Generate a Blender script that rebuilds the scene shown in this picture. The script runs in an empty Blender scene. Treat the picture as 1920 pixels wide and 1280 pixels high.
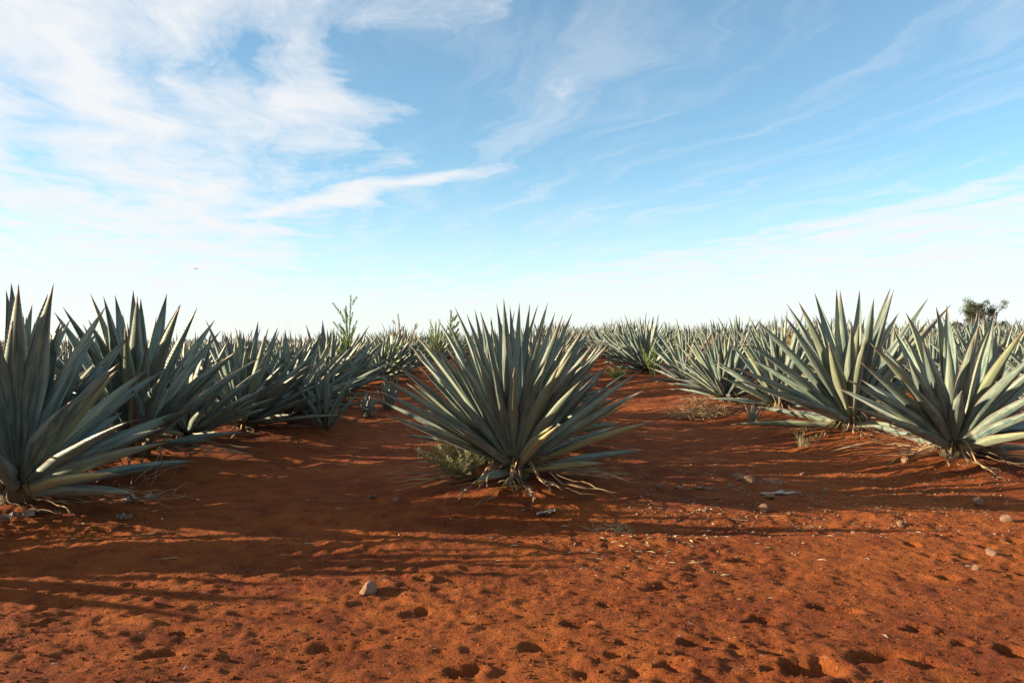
import bpy, math, random
import numpy as np
from mathutils import Vector, Matrix, Quaternion

R = math.radians
random.seed(11)
rng = np.random.default_rng(11)
scene = bpy.context.scene
col = scene.collection

# ------------------------------------------------------------------ camera
CAMZ = 1.15
LENS = 28.0
F = 1920 * LENS / 36.0            # focal length in photograph pixels
cam_data = bpy.data.cameras.new('camera')
cam_data.lens = LENS
cam_data.sensor_width = 36.0
cam_data.clip_start = 0.05
cam_data.clip_end = 6000
cam = bpy.data.objects.new('camera', cam_data)
col.objects.link(cam)
cam.location = (0, 0, CAMZ)
cam.rotation_euler = (R(90), 0, 0)
scene.camera = cam

# ------------------------------------------------------------------ sky and sun
SUN_ELEV = R(15.0)
SUN_AZ = R(-94.0)         # compass angle of the sun from +Y, negative = towards -X
to_sun = Vector((math.sin(SUN_AZ) * math.cos(SUN_ELEV), math.cos(SUN_AZ) * math.cos(SUN_ELEV), math.sin(SUN_ELEV)))

world = bpy.data.worlds.new('World')
scene.world = world
world.use_nodes = True
wt = world.node_tree
for n in list(wt.nodes):
    wt.nodes.remove(n)


class NB:
    """small helper for wiring nodes"""
    def __init__(self, tree):
        self.t = tree

    def n(self, kind, **kw):
        nd = self.t.nodes.new(kind)
        for k, v in kw.items():
            setattr(nd, k, v)
        return nd

    def put(self, sock, v):
        if hasattr(v, 'is_output') or isinstance(v, bpy.types.NodeSocket):
            self.t.links.new(v, sock)
        elif v is not None:
            try:
                sock.default_value = v
            except Exception:
                sock.default_value = tuple(v) + (1.0,)

    def math(self, op, a, b=None, c=None, clamp=False):
        nd = self.n('ShaderNodeMath', operation=op, use_clamp=clamp)
        self.put(nd.inputs[0], a)
        if b is not None:
            self.put(nd.inputs[1], b)
        if c is not None:
            self.put(nd.inputs[2], c)
        return nd.outputs[0]

    def xyz(self, x, y, z=0.0):
        nd = self.n('ShaderNodeCombineXYZ')
        self.put(nd.inputs[0], x); self.put(nd.inputs[1], y); self.put(nd.inputs[2], z)
        return nd.outputs[0]

    def noise(self, vec, scale, detail=4.0, rough=0.5, dist=0.0, out=0):
        nd = self.n('ShaderNodeTexNoise')
        if vec is not None:
            self.t.links.new(vec, nd.inputs['Vector'])
        nd.inputs['Scale'].default_value = scale
        nd.inputs['Detail'].default_value = detail
        nd.inputs['Roughness'].default_value = rough
        nd.inputs['Distortion'].default_value = dist
        return nd.outputs[out]

    def smooth(self, v, lo, hi, a=0.0, b=1.0):
        nd = self.n('ShaderNodeMapRange', interpolation_type='SMOOTHSTEP')
        self.put(nd.inputs['Value'], v)
        nd.inputs['From Min'].default_value = lo; nd.inputs['From Max'].default_value = hi
        nd.inputs['To Min'].default_value = a; nd.inputs['To Max'].default_value = b
        return nd.outputs[0]

    def lin(self, v, lo, hi, a=0.0, b=1.0):
        nd = self.n('ShaderNodeMapRange')
        self.put(nd.inputs['Value'], v)
        nd.inputs['From Min'].default_value = lo; nd.inputs['From Max'].default_value = hi
        nd.inputs['To Min'].default_value = a; nd.inputs['To Max'].default_value = b
        return nd.outputs[0]

    def mix(self, fac, a, b, blend='MIX'):
        nd = self.n('ShaderNodeMix', data_type='RGBA', blend_type=blend)
        self.put(nd.inputs[0], fac); self.put(nd.inputs[6], a); self.put(nd.inputs[7], b)
        return nd.outputs[2]


b = NB(wt)
tc = b.n('ShaderNodeTexCoord')
sep = b.n('ShaderNodeSeparateXYZ')
wt.links.new(tc.outputs['Generated'], sep.inputs[0])
dx, dy, dz = sep.outputs
zc = b.math('MAXIMUM', dz, 0.025)
# cirrus sheet: a flat layer overhead, p = direction / height
ppx = b.math('DIVIDE', dx, zc)
ppy = b.math('DIVIDE', dy, zc)
# streak frame: s along the streaks, q across them
q = b.math('ADD', b.math('MULTIPLY', ppx, 0.955), b.math('MULTIPLY', ppy, 0.296))
s = b.math('ADD', b.math('MULTIPLY', ppx, -0.296), b.math('MULTIPLY', ppy, 0.955))
vec = b.xyz(q, s, 0.0)
warp = b.noise(vec, 0.55, 2.0, 0.5)
qw = b.math('ADD', q, b.math('MULTIPLY', b.math('SUBTRACT', warp, 0.5), 1.3))
# feathery streaks, soft puffs, and where the sheet is thick or thin
wisp_w = b.math('ADD', qw, b.math('MULTIPLY', b.math('SUBTRACT', b.noise(vec, 2.6, 3.0, 0.55), 0.5), 0.30))
streak = b.noise(b.xyz(b.math('MULTIPLY', wisp_w, 2.6), b.math('MULTIPLY', s, 0.36), 3.1), 1.25, 9.0, 0.60)
puff = b.noise(b.xyz(b.math('MULTIPLY', wisp_w, 1.25), b.math('MULTIPLY', s, 0.95), 11.3), 1.6, 9.0, 0.60)
bigbank = b.noise(b.xyz(b.math('MULTIPLY', qw, 0.85), b.math('MULTIPLY', s, 0.16), 1.9), 1.0, 3.0, 0.5)
bank_l = b.smooth(qw, 1.95, -0.55)                   # cloud bank on one side of the clear lane
bank_r = b.math('MULTIPLY', b.smooth(qw, 2.9, 4.8), 0.92)   # thin band on the other side
far = b.math('MULTIPLY', b.smooth(dz, 0.19, 0.03), 0.85)                      # many layers seen edge-on near the horizon
cover = b.math('MAXIMUM', bank_l, bank_r)
cover = b.math('MAXIMUM', cover, far)
cover = b.math('ADD', cover, b.math('MULTIPLY', b.smooth(bigbank, 0.42, 0.74), 0.17))
# one long mare's tail drawn out of the bank into the clear lane
tail_d = b.math('ABSOLUTE', b.math('SUBTRACT', wisp_w, b.math('SUBTRACT', 3.75, b.math('MULTIPLY', s, 0.57))))
tail = b.math('MULTIPLY', b.smooth(tail_d, 0.30, 0.0), b.math('MULTIPLY', b.smooth(s, 2.9, 4.3), b.smooth(s, 8.0, 5.5)))
cover = b.math('ADD', cover, b.math('MULTIPLY', tail, 0.62))
tex = b.math('ADD', b.math('MULTIPLY', streak, 0.48), b.math('MULTIPLY', puff, 0.52))
thr = b.math('SUBTRACT', 0.715, b.math('MULTIPLY', cover, 0.36))
dens = b.math('DIVIDE', b.math('SUBTRACT', tex, thr), 0.25, clamp=True)
dens = b.math('MULTIPLY', dens, b.math('SUBTRACT', 1.5, b.math('MULTIPLY', dens, 0.5)), clamp=True)
haze_h = b.smooth(dz, 0.22, 0.0, 0.05, 0.55)          # bright veil low down
dens = b.math('MULTIPLY', dens, 0.95)
veil = b.smooth(streak, 0.42, 0.72, 0.0, 0.30)        # faint high veil everywhere
dens = b.math('MAXIMUM', dens, veil)
dens = b.math('SUBTRACT', 1.0, b.math('MULTIPLY', b.math('SUBTRACT', 1.0, dens), b.math('SUBTRACT', 1.0, haze_h)))

sky = b.n('ShaderNodeTexSky', sky_type='NISHITA')
sky.sun_disc = False
sky.sun_elevation = SUN_ELEV
sky.sun_rotation = SUN_AZ
sky.altitude = 1500
sky.air_density = 1.0
sky.dust_density = 0.6
sky.ozone_density = 1.6
bg1 = b.n('ShaderNodeBackground')
tint = b.mix(1.0, sky.outputs[0], (0.86, 1.10, 1.06, 1), 'MULTIPLY')
wt.links.new(tint, bg1.inputs[0])
bg1.inputs[1].default_value = 0.067
bg2 = b.n('ShaderNodeBackground')
bg2.inputs[0].default_value = (0.975, 0.985, 1.0, 1)
bg2.inputs[1].default_value = 0.29
mx = b.n('ShaderNodeMixShader')
wt.links.new(dens, mx.inputs[0])
wt.links.new(bg1.outputs[0], mx.inputs[1])
wt.links.new(bg2.outputs[0], mx.inputs[2])
wo = b.n('ShaderNodeOutputWorld')
wt.links.new(mx.outputs[0], wo.inputs[0])

sun_data = bpy.data.lights.new('sun', 'SUN')
sun_data.energy = 5.0
sun_data.angle = R(0.6)
sun_data.color = (1.0, 0.81, 0.57)
sun = bpy.data.objects.new('sun', sun_data)
col.objects.link(sun)
sun.rotation_euler = to_sun.to_track_quat('Z', 'Y').to_euler()

vs = scene.view_settings
vs.view_transform = 'Standard'
vs.look = 'None'
vs.exposure = 1.73
vs.gamma = 1.0
vs.use_curve_mapping = False
scene.cycles.use_denoising = True
scene.cycles.max_bounces = 5
scene.cycles.diffuse_bounces = 3
scene.cycles.glossy_bounces = 2
scene.cycles.transparent_max_bounces = 4
scene.cycles.sample_clamp_indirect = 4.0

# ------------------------------------------------------------------ numeric helpers
_perm = rng.permutation(4096)
_gx = np.cos(rng.uniform(0, 2 * np.pi, 4096))
_gy = np.sin(rng.uniform(0, 2 * np.pi, 4096))
_ang = rng.uniform(0, 2 * np.pi, 4096)
_gx, _gy = np.cos(_ang), np.sin(_ang)


def perlin(x, y):
    x = np.asarray(x, float); y = np.asarray(y, float)
    xi = np.floor(x).astype(np.int64); yi = np.floor(y).astype(np.int64)
    xf = x - xi; yf = y - yi
    u = xf * xf * xf * (xf * (xf * 6 - 15) + 10)
    v = yf * yf * yf * (yf * (yf * 6 - 15) + 10)

    def g(ix, iy, fx, fy):
        h = _perm[(_perm[ix & 4095] + iy) & 4095]
        return _gx[h] * fx + _gy[h] * fy
    a = g(xi, yi, xf, yf); c = g(xi + 1, yi, xf - 1, yf)
    d = g(xi, yi + 1, xf, yf - 1); e = g(xi + 1, yi + 1, xf - 1, yf - 1)
    return (a + u * (c - a)) * (1 - v) + (d + u * (e - d)) * v


def fbm(x, y, octaves=4, gain=0.5):
    t = 0; a = 1.0; f = 1.0
    for i in range(octaves):
        t = t + a * perlin(x * f + 17.3 * i, y * f - 9.1 * i)
        a *= gain; f *= 2.03
    return t


def sstep(x, a, b_):
    t = np.clip((x - a) / (b_ - a), 0, 1)
    return t * t * (3 - 2 * t)


ROW_KS = list(range(-16, 17))


def row_x(k, y):
    """where row k runs at depth y: nearly straight, easing apart round the rise"""
    y = np.asarray(y, float)
    if k < 0:
        return -3.75 + (k + 1) * 3.45 + 0.052 * (y - 6) + (0.62 * np.exp(-((y - 9.2) / 3.2) ** 2) if k == -1 else 0.0)
    if k == 0:
        return 0.02 + 0.07 * (y - 6)
    return 4.12 + (k - 1) * 3.5 - 0.085 * (np.minimum(y, 19) - 7.5) + 0.03 * np.maximum(y - 19, 0)


def ground_base(x, y):
    """gentle rise of the field and the planted ridges (metres)"""
    x = np.asarray(x, float); y = np.asarray(y, float)
    amp = -0.06 + 0.50 * sstep(x, -11, 1)
    z = amp * sstep(y, 9.5, 25)
    z = z - 0.9 * sstep(y, 45, 260)
    d = np.full(x.shape, 9.0)
    for k in ROW_KS:
        d = np.minimum(d, np.abs(x - row_x(k, y)))
    start = 6.2 + 0.22 * x
    on = sstep(y, start - 1.3, start - 0.1)
    ridge = 0.09 * (1 - sstep(d, 0.25, 1.2)) * on
    return z + ridge + 0.02 * perlin(x * 0.4, y * 0.4) * sstep(y, 5, 9)


def gz(x, y):
    return float(ground_base(np.array([x]), np.array([y]))[0])


CAM = Vector((0, 0, CAMZ))


def pix_dir(px, py):
    return Vector(((px - 960) / F, 1.0, (640 - py) / F))


def pix_ground(px, py):
    """point of the ground seen at a photograph pixel"""
    d = pix_dir(px, py)
    t = 2.0
    while t < 80:
        p = CAM + d * t
        if p.z <= surf(p.x, p.y):
            return p
        t += 0.01
    return CAM + d * 30


# ------------------------------------------------------------------ object helpers
def mesh_from(name, verts, faces, uvs=None, mats=(), smooth=True, mat_idx=None):
    me = bpy.data.meshes.new(name)
    me.from_pydata([tuple(v) for v in verts], [], [tuple(f) for f in faces])
    if uvs is not None:
        lay = me.uv_layers.new(name='UVMap')
        li = np.zeros(len(me.loops), np.int32)
        me.loops.foreach_get('vertex_index', li)
        arr = np.asarray(uvs, np.float32)[li]
        lay.data.foreach_set('uv', arr.ravel())
    for m in mats:
        me.materials.append(m)
    if mat_idx is not None:
        me.polygons.foreach_set('material_index', np.asarray(mat_idx, np.int32))
    if smooth:
        me.polygons.foreach_set('use_smooth', np.ones(len(me.polygons), bool))
    me.update()
    return me


def obj(name, me, parent=None, mat=None, loc=None):
    o = bpy.data.objects.new(name, me)
    col.objects.link(o)
    if parent is not None:
        o.parent = parent
    if mat is not None:
        me.materials.append(mat)
    if loc is not None:
        o.location = loc
    return o


def tag(o, label, cat, group=None, kind=None):
    o['label'] = label
    o['category'] = cat
    if group:
        o['group'] = group
    if kind:
        o['kind'] = kind
    return o


def empty(name, loc, rz=0.0, sc=1.0):
    o = bpy.data.objects.new(name, None)
    o.empty_display_size = 0.1
    col.objects.link(o)
    o.location = loc
    o.rotation_euler = (0, 0, rz)
    o.scale = (sc, sc, sc)
    return o


class Soup:
    """collects pieces of geometry for one mesh"""
    def __init__(self):
        self.v = []; self.f = []; self.uv = []; self.n = 0; self.mi = []

    def add(self, v, f, uv=None, mi=0):
        v = np.asarray(v, float)
        self.v.append(v)
        for q_ in f:
            self.f.append(tuple(i + self.n for i in q_))
            self.mi.append(mi)
        self.uv.append(np.zeros((len(v), 2)) if uv is None else np.asarray(uv, float))
        self.n += len(v)

    def mesh(self, name, mats, smooth=True):
        return mesh_from(name, np.concatenate(self.v), self.f, np.concatenate(self.uv), mats, smooth,
                         self.mi if len(mats) > 1 else None)


def tube(path, radii, sides=5, u0=0.0, u1=1.0):
    path = [Vector(p) for p in path]
    n = len(path)
    vs_, fs, uv = [], [], []
    for i, p in enumerate(path):
        t = (path[min(i + 1, n - 1)] - path[max(i - 1, 0)])
        if t.length < 1e-9:
            t = Vector((0, 0, 1))
        t.normalize()
        ref = Vector((0, 0, 1)) if abs(t.z) < 0.9 else Vector((1, 0, 0))
        a = t.cross(ref).normalized(); c = t.cross(a)
        r = radii[i] if hasattr(radii, '__len__') else radii
        for k in range(sides):
            an = 2 * math.pi * k / sides
            vs_.append(p + a * (math.cos(an) * r) + c * (math.sin(an) * r))
            uv.append((u0 + (u1 - u0) * i / max(1, n - 1), k / sides))
    for i in range(n - 1):
        for k in range(sides):
            k2 = (k + 1) % sides
            fs.append((i * sides + k, i * sides + k2, (i + 1) * sides + k2, (i + 1) * sides + k))
    fs.append(tuple(range(sides))[::-1])
    fs.append(tuple((n - 1) * sides + k for k in range(sides)))
    return [tuple(v) for v in vs_], fs, uv


# ------------------------------------------------------------------ materials
def new_mat(name):
    m = bpy.data.materials.new(name)
    m.use_nodes = True
    t = m.node_tree
    for n in list(t.nodes):
        t.nodes.remove(n)
    nb = NB(t)
    bs = nb.n('ShaderNodeBsdfPrincipled')
    out = nb.n('ShaderNodeOutputMaterial')
    t.links.new(bs.outputs[0], out.inputs[0])
    return m, nb, bs


def rgb(c):
    return (c[0], c[1], c[2], 1.0)


def agave_mat(name, main, pale, yellow, amount_yellow=0.0):
    m, nb, bs = new_mat(name)
    uvn = nb.n('ShaderNodeUVMap'); uvn.uv_map = 'UVMap'
    sp = nb.n('ShaderNodeSeparateXYZ'); nb.t.links.new(uvn.outputs[0], sp.inputs[0])
    u, v = sp.outputs[0], sp.outputs[1]
    oi = nb.n('ShaderNodeObjectInfo')
    tco = nb.n('ShaderNodeTexCoord')
    geo = nb.n('ShaderNodeNewGeometry')
    rnd = nb.math('FRACT', nb.math('ADD', oi.outputs['Random'], geo.outputs['Random Per Island']))
    vec = nb.xyz(nb.math('ADD', nb.math('MULTIPLY', u, 3.0), nb.math('MULTIPLY', rnd, 37.0)), nb.math('MULTIPLY', v, 3.2), rnd)
    vec_l = nb.xyz(nb.math('ADD', nb.math('MULTIPLY', u, 1.6), nb.math('MULTIPLY', rnd, 71.0)), nb.math('MULTIPLY', v, 34.0), rnd)
    bloom = nb.smooth(nb.noise(vec, 2.2, 5.0, 0.62), 0.36, 0.66)
    fibre = nb.noise(vec_l, 1.0, 3.0, 0.5)
    c = nb.mix(bloom, rgb(main), rgb(pale))
    c = nb.mix(nb.math('MULTIPLY', rnd, 0.35), c, rgb(pale))
    c = nb.mix(nb.lin(fibre, 0.3, 0.7, 0.0, 0.30), c, rgb([x * 0.62 for x in main]))
    # green-yellow tone on some leaves and near the pale base of each
    c = nb.mix(nb.smooth(rnd, 0.72, 1.0, amount_yellow, amount_yellow + 0.45), c, rgb(yellow))
    c = nb.mix(nb.smooth(u, 0.16, 0.0, 0.0, 0.7), c, rgb((0.30, 0.30, 0.14)))
    # dry scars
    sc = nb.noise(vec, 6.0, 4.0, 0.7)
    c = nb.mix(nb.smooth(sc, 0.70, 0.76, 0.0, 0.7), c, rgb((0.22, 0.14, 0.07)))
    # brown horny margin and spine
    edge = nb.smooth(nb.math('ABSOLUTE', nb.math('SUBTRACT', v, 0.5)), 0.445, 0.49)
    c = nb.mix(nb.math('MULTIPLY', edge, 0.75), c, rgb((0.24, 0.15, 0.075)))
    tipn = nb.math('ADD', u, nb.math('MULTIPLY', nb.math('SUBTRACT', rnd, 0.5), 0.05))
    c = nb.mix(nb.smooth(tipn, 0.86, 0.955, 0.0, 0.75), c, rgb((0.12, 0.065, 0.04)))
    nb.put(bs.inputs['Base Color'], c)
    nb.put(bs.inputs['Roughness'], nb.lin(bloom, 0, 1, 0.42, 0.60))
    bs.inputs['Specular IOR Level'].default_value = 0.42
    bs.inputs['Sheen Weight'].default_value = 0.12
    bs.inputs['Sheen Roughness'].default_value = 0.5
    bp = nb.n('ShaderNodeBump')
    bp.inputs['Strength'].default_value = 0.25
    bp.inputs['Distance'].default_value = 0.004
    nb.t.links.new(fibre, bp.inputs['Height'])
    nb.t.links.new(bp.outputs[0], bs.inputs['Normal'])
    return m


M_AGAVE = agave_mat('agave_leaf', (0.036, 0.080, 0.080), (0.205, 0.245, 0.180), (0.225, 0.24, 0.10))
M_AGAVE_Y = agave_mat('agave_leaf_yellowing', (0.15, 0.19, 0.095), (0.28, 0.28, 0.14), (0.33, 0.28, 0.11), 0.4)


def simple_mat(name, c1, c2, scale=6.0, rough=0.8, bump=0.0, rand=0.4, c3=None, coord='Object', spec=0.3):
    m, nb, bs = new_mat(name)
    tco = nb.n('ShaderNodeTexCoord')
    oi = nb.n('ShaderNodeObjectInfo')
    geo = nb.n('ShaderNodeNewGeometry')
    rnd = nb.math('FRACT', nb.math('ADD', oi.outputs['Random'], geo.outputs['Random Per Island']))
    nz = nb.noise(tco.outputs[coord], scale, 5.0, 0.6)
    c = nb.mix(nb.smooth(nz, 0.32, 0.68), rgb(c1), rgb(c2))
    if c3 is not None:
        c = nb.mix(nb.math('MULTIPLY', nb.smooth(rnd, 0.35, 1.0), rand), c, rgb(c3))
    nb.put(bs.inputs['Base Color'], c)
    bs.inputs['Roughness'].default_value = rough
    bs.inputs['Specular IOR Level'].default_value = spec
    if bump:
        bp = nb.n('ShaderNodeBump')
        bp.inputs['Strength'].default_value = bump
        bp.inputs['Distance'].default_value = 0.01
        nb.t.links.new(nb.noise(tco.outputs[coord], scale * 4, 4.0, 0.6), bp.inputs['Height'])
        nb.t.links.new(bp.outputs[0], bs.inputs['Normal'])
    return m


M_DRY = simple_mat('dry_leaf', (0.17, 0.098, 0.048), (0.36, 0.24, 0.13), 9.0, 0.85, 0.5, 0.85, (0.085, 0.058, 0.045))
M_GREYDRY = simple_mat('weathered_leaf', (0.20, 0.175, 0.15), (0.36, 0.31, 0.25), 14.0, 0.85, 0.4, 0.5, (0.15, 0.125, 0.11))
M_CORE = simple_mat('agave_heart', (0.055, 0.05, 0.028), (0.11, 0.08, 0.04), 12.0, 0.8, 0.8)
M_WEED = simple_mat('weed_leaf', (0.165, 0.18, 0.075), (0.30, 0.30, 0.14), 20.0, 0.7, 0, 0.7, (0.34, 0.30, 0.14))
M_WEED_G = simple_mat('green_weed_leaf', (0.10, 0.17, 0.045), (0.19, 0.26, 0.08), 10.0, 0.7, 0, 0.6, (0.26, 0.25, 0.08))
M_WEED_Y = simple_mat('dry_weed', (0.24, 0.16, 0.06), (0.38, 0.27, 0.11), 10.0, 0.85, 0, 0.6, (0.42, 0.24, 0.07))
M_STRAW = simple_mat('straw', (0.30, 0.20, 0.10), (0.50, 0.37, 0.20), 12.0, 0.85, 0, 0.5, (0.30, 0.20, 0.11))
M_TWIG = simple_mat('twig', (0.20, 0.14, 0.10), (0.34, 0.26, 0.19), 15.0, 0.9, 0, 0.4, (0.15, 0.09, 0.06))
M_STONE = simple_mat('stone', (0.115, 0.058, 0.033), (0.21, 0.118, 0.066), 7.0, 0.9, 0.5, 0.5, (0.24, 0.15, 0.085))
M_BARK = simple_mat('bark', (0.12, 0.09, 0.07), (0.22, 0.17, 0.13), 4.0, 0.9)
M_CROWN = simple_mat('tree_leaf', (0.055, 0.075, 0.045), (0.10, 0.12, 0.055), 0.6, 0.6, 0, 0.6, (0.15, 0.13, 0.05))
M_BIRD = simple_mat('bird_feather', (0.10, 0.10, 0.10), (0.2, 0.2, 0.19), 8.0)

# red laterite soil
M_SOIL, nb, bs = new_mat('red_soil')
tco = nb.n('ShaderNodeTexCoord')
P = tco.outputs['Object']
big = nb.noise(P, 0.55, 4.0, 0.55)
mid = nb.noise(P, 5.0, 6.0, 0.62)
fine = nb.noise(P, 70.0, 5.0, 0.7)
c = nb.mix(nb.smooth(big, 0.35, 0.68), rgb((0.150, 0.036, 0.011)), rgb((0.25, 0.069, 0.016)))
c = nb.mix(nb.smooth(mid, 0.42, 0.72, 0.0, 0.55), c, rgb((0.315, 0.097, 0.022)))
c = nb.mix(nb.smooth(mid, 0.50, 0.28, 0.0, 0.6), c, rgb((0.085, 0.020, 0.009)))
c = nb.mix(nb.smooth(fine, 0.52, 0.72, 0.0, 0.40), c, rgb((0.31, 0.102, 0.028)))
c = nb.mix(nb.smooth(fine, 0.46, 0.30, 0.0, 0.50), c, rgb((0.055, 0.014, 0.008)))
vor = nb.n('ShaderNodeTexVoronoi'); nb.t.links.new(P, vor.inputs['Vector']); vor.inputs['Scale'].default_value = 46.0
sparse = nb.n('ShaderNodeSeparateColor'); nb.t.links.new(vor.outputs['Color'], sparse.inputs[0])
chip = nb.math('MULTIPLY', nb.smooth(vor.outputs['Distance'], 0.26, 0.16), nb.smooth(sparse.outputs[0], 0.955, 0.965))
c = nb.mix(nb.math('MULTIPLY', chip, 0.7), c, rgb((0.34, 0.22, 0.14)))
nb.put(bs.inputs['Base Color'], c)
bs.inputs['Roughness'].default_value = 0.95
bs.inputs['Specular IOR Level'].default_value = 0.12
h1 = nb.math('ADD', nb.math('MULTIPLY', nb.noise(P, 24.0, 7.0, 0.72), 1.1), nb.math('MULTIPLY', fine, 0.6))
h1 = nb.math('ADD', h1, nb.math('MULTIPLY', chip, 0.15))
bp = nb.n('ShaderNodeBump'); bp.inputs['Strength'].default_value = 1.0; bp.inputs['Distance'].default_value = 0.030
nb.t.links.new(h1, bp.inputs['Height']); nb.t.links.new(bp.outputs[0], bs.inputs['Normal'])

# ------------------------------------------------------------------ ground sheet
def axis_pts(lo, hi, step, far_lo, far_hi, growth=1.09):
    core = list(np.arange(lo, hi + 1e-6, step))
    st = step; p = hi; up = []
    while p < far_hi:
        st *= growth; p += st; up.append(p)
    st = step; p = lo; dn = []
    while p > far_lo:
        st *= growth; p -= st; dn.append(p)
    return np.array(dn[::-1] + core + up)


gxs = axis_pts(-3.6, 3.6, 0.0145, -2600, 2600, 1.06)
gys = axis_pts(2.25, 5.6, 0.0125, -60, 3200, 1.03)
GX, GY = np.meshgrid(gxs, gys)
GZ = np.zeros_like(GX)
for i in range(0, len(gys), 40):
    GZ[i:i + 40] = ground_base(GX[i:i + 40], GY[i:i + 40])
near = 1 - sstep(GY, 14, 34)
front = 1 - sstep(GY, 4.6, 6.2)
GZ += near * 0.012 * fbm(GX * 1.1, GY * 1.1, 3)
GZ += near * (1 - front) * 0.026 * fbm(GX * 2.6 + 9, GY * 3.2, 4, 0.6)
patch = 0.35 + 0.9 * sstep(fbm(GX * 0.8 + 31, GY * 1.1, 2), -0.35, 0.45)
GZ += near * (0.006 + 0.012 * front) * patch * fbm(GX * 4.2 + 5, GY * 4.8, 3, 0.55)
trod = fbm(GX * 6.5 + 3, GY * 8.5, 2, 0.5)
GZ += 0.011 * front * sstep(-GX, -0.6, 1.2) * fbm(GX * 2.6 + 4, GY * 9.0, 3, 0.6)
GZ -= 0.014 * patch * (1 - 0.65 * sstep(-GX, -0.6, 1.0)) * front * sstep(trod, 0.10, 0.50) * (0.6 + 0.4 * perlin(GX * 1.3, GY * 1.3))
GZ += 0.012 * front * np.abs(fbm(GX * 9.0, GY * 11.0 + 8, 2, 0.5)) ** 1.3
GZ += (0.005 + 0.006 * front * patch) * (1 - sstep(GY, 8, 13)) * fbm(GX * 14, GY * 17 + 3, 4, 0.68)
# low wheel-smoothed band in front of the row ends
band_c = 4.95 + 0.03 * GX
band = np.exp(-((GY - band_c) / 0.33) ** 2)
GZ -= 0.035 * band * (1 - 0.5 * sstep(-GX, 0.5, 2.5))
GZ += 0.022 * np.exp(-((GY - (4.55 + 0.03 * GX)) / 0.16) ** 2)


def surf(x, y):
    """height of the finished ground sheet"""
    i = int(np.clip(np.searchsorted(gys, y) - 1, 0, len(gys) - 2)); j = int(np.clip(np.searchsorted(gxs, x) - 1, 0, len(gxs) - 2))
    fy = (y - gys[i]) / (gys[i + 1] - gys[i]); fx = (x - gxs[j]) / (gxs[j + 1] - gxs[j])
    return float((GZ[i, j] * (1 - fx) + GZ[i, j + 1] * fx) * (1 - fy) + (GZ[i + 1, j] * (1 - fx) + GZ[i + 1, j + 1] * fx) * fy)


def stamp(x, y, rx, ry, rot, depth, rim):
    m = max(rx, ry) * 2.0
    i0, i1 = np.searchsorted(gys, [y - m, y + m]); j0, j1 = np.searchsorted(gxs, [x - m, x + m])
    if i1 - i0 < 2 or j1 - j0 < 2:
        return
    X = GX[i0:i1, j0:j1] - x; Y = GY[i0:i1, j0:j1] - y
    c_, s_ = math.cos(rot), math.sin(rot)
    a = (X * c_ + Y * s_) / rx; b2 = (-X * s_ + Y * c_) / ry
    r = np.sqrt(a * a + b2 * b2) + 0.42 * perlin(X * 17 + x * 31, Y * 17 + y * 17)
    GZ[i0:i1, j0:j1] += -depth * (1 - sstep(r, 0.45, 1.02)) + rim * np.exp(-((r - 1.2) / 0.24) ** 2)


for i in range(420):
    y = 2.25 + 2.9 * rng.random() ** 1.25
    x = rng.uniform(-3.6, 3.6)
    if perlin(x * 0.9 + 40, y * 0.9) < -0.12 and rng.random() < 0.7:
        continue
    if x < 0 and rng.random() < 0.6:
        continue
    r = 0.012 + 0.04 * rng.random() ** 2.6
    stamp(x, y, r * rng.uniform(0.9, 1.7), r, rng.uniform(-0.6, 0.6), r * rng.uniform(0.25, 0.6), r * rng.uniform(0.06, 0.2))
for (px, py, rx, ry, rot, dep) in ((1520, 1255, .125, .085, .2, .045), (1650, 1232, .16, .06, .25, .035), (1905, 1225, .07, .07, 0, .035),
                                   (1570, 1145, .11, .05, -.3, .025), (1430, 1165, .08, .05, .2, .025), (870, 1262, .08, .05, .4, .03),
                                   (1300, 1205, .06, .045, 0, .025), (300, 1230, .09, .05, .3, .02), (640, 1215, .12, .05, .2, .022),
                                   (1160, 1132, .10, .05, .1, .022), (1780, 1085, .06, .05, 0, .03), (1080, 1170, .07, .05, .4, .025),
                                   (470, 1150, .10, .05, .1, .016), (1400, 1052, .12, .05, .2, .02), (120, 1130, .10, .06, 0, .016),
                                   (1010, 1215, .09, .05, .3, .026), (1720, 1180, .06, .05, .3, .022), (1240, 1100, .1, .05, .2, .02)):
    p = pix_ground(px, py)
    stamp(p.x, p.y, rx, ry, rot, dep, dep * 0.28)

def mound(x, y, r, h):
    i0, i1 = np.searchsorted(gys, [y - 2.2 * r, y + 2.2 * r]); j0, j1 = np.searchsorted(gxs, [x - 2.2 * r, x + 2.2 * r])
    X = GX[i0:i1, j0:j1] - x; Y = GY[i0:i1, j0:j1] - y
    GZ[i0:i1, j0:j1] += h * np.exp(-(X * X + Y * Y) / (r * r) * 1.6)


def surf_v(x, y):
    i = np.clip(np.searchsorted(gys, y) - 1, 0, len(gys) - 2); j = np.clip(np.searchsorted(gxs, x) - 1, 0, len(gxs) - 2)
    fy = (y - gys[i]) / (gys[i + 1] - gys[i]); fx = (x - gxs[j]) / (gxs[j + 1] - gxs[j])
    return (GZ[i, j] * (1 - fx) + GZ[i, j + 1] * fx) * (1 - fy) + (GZ[i + 1, j] * (1 - fx) + GZ[i + 1, j + 1] * fx) * fy


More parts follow.
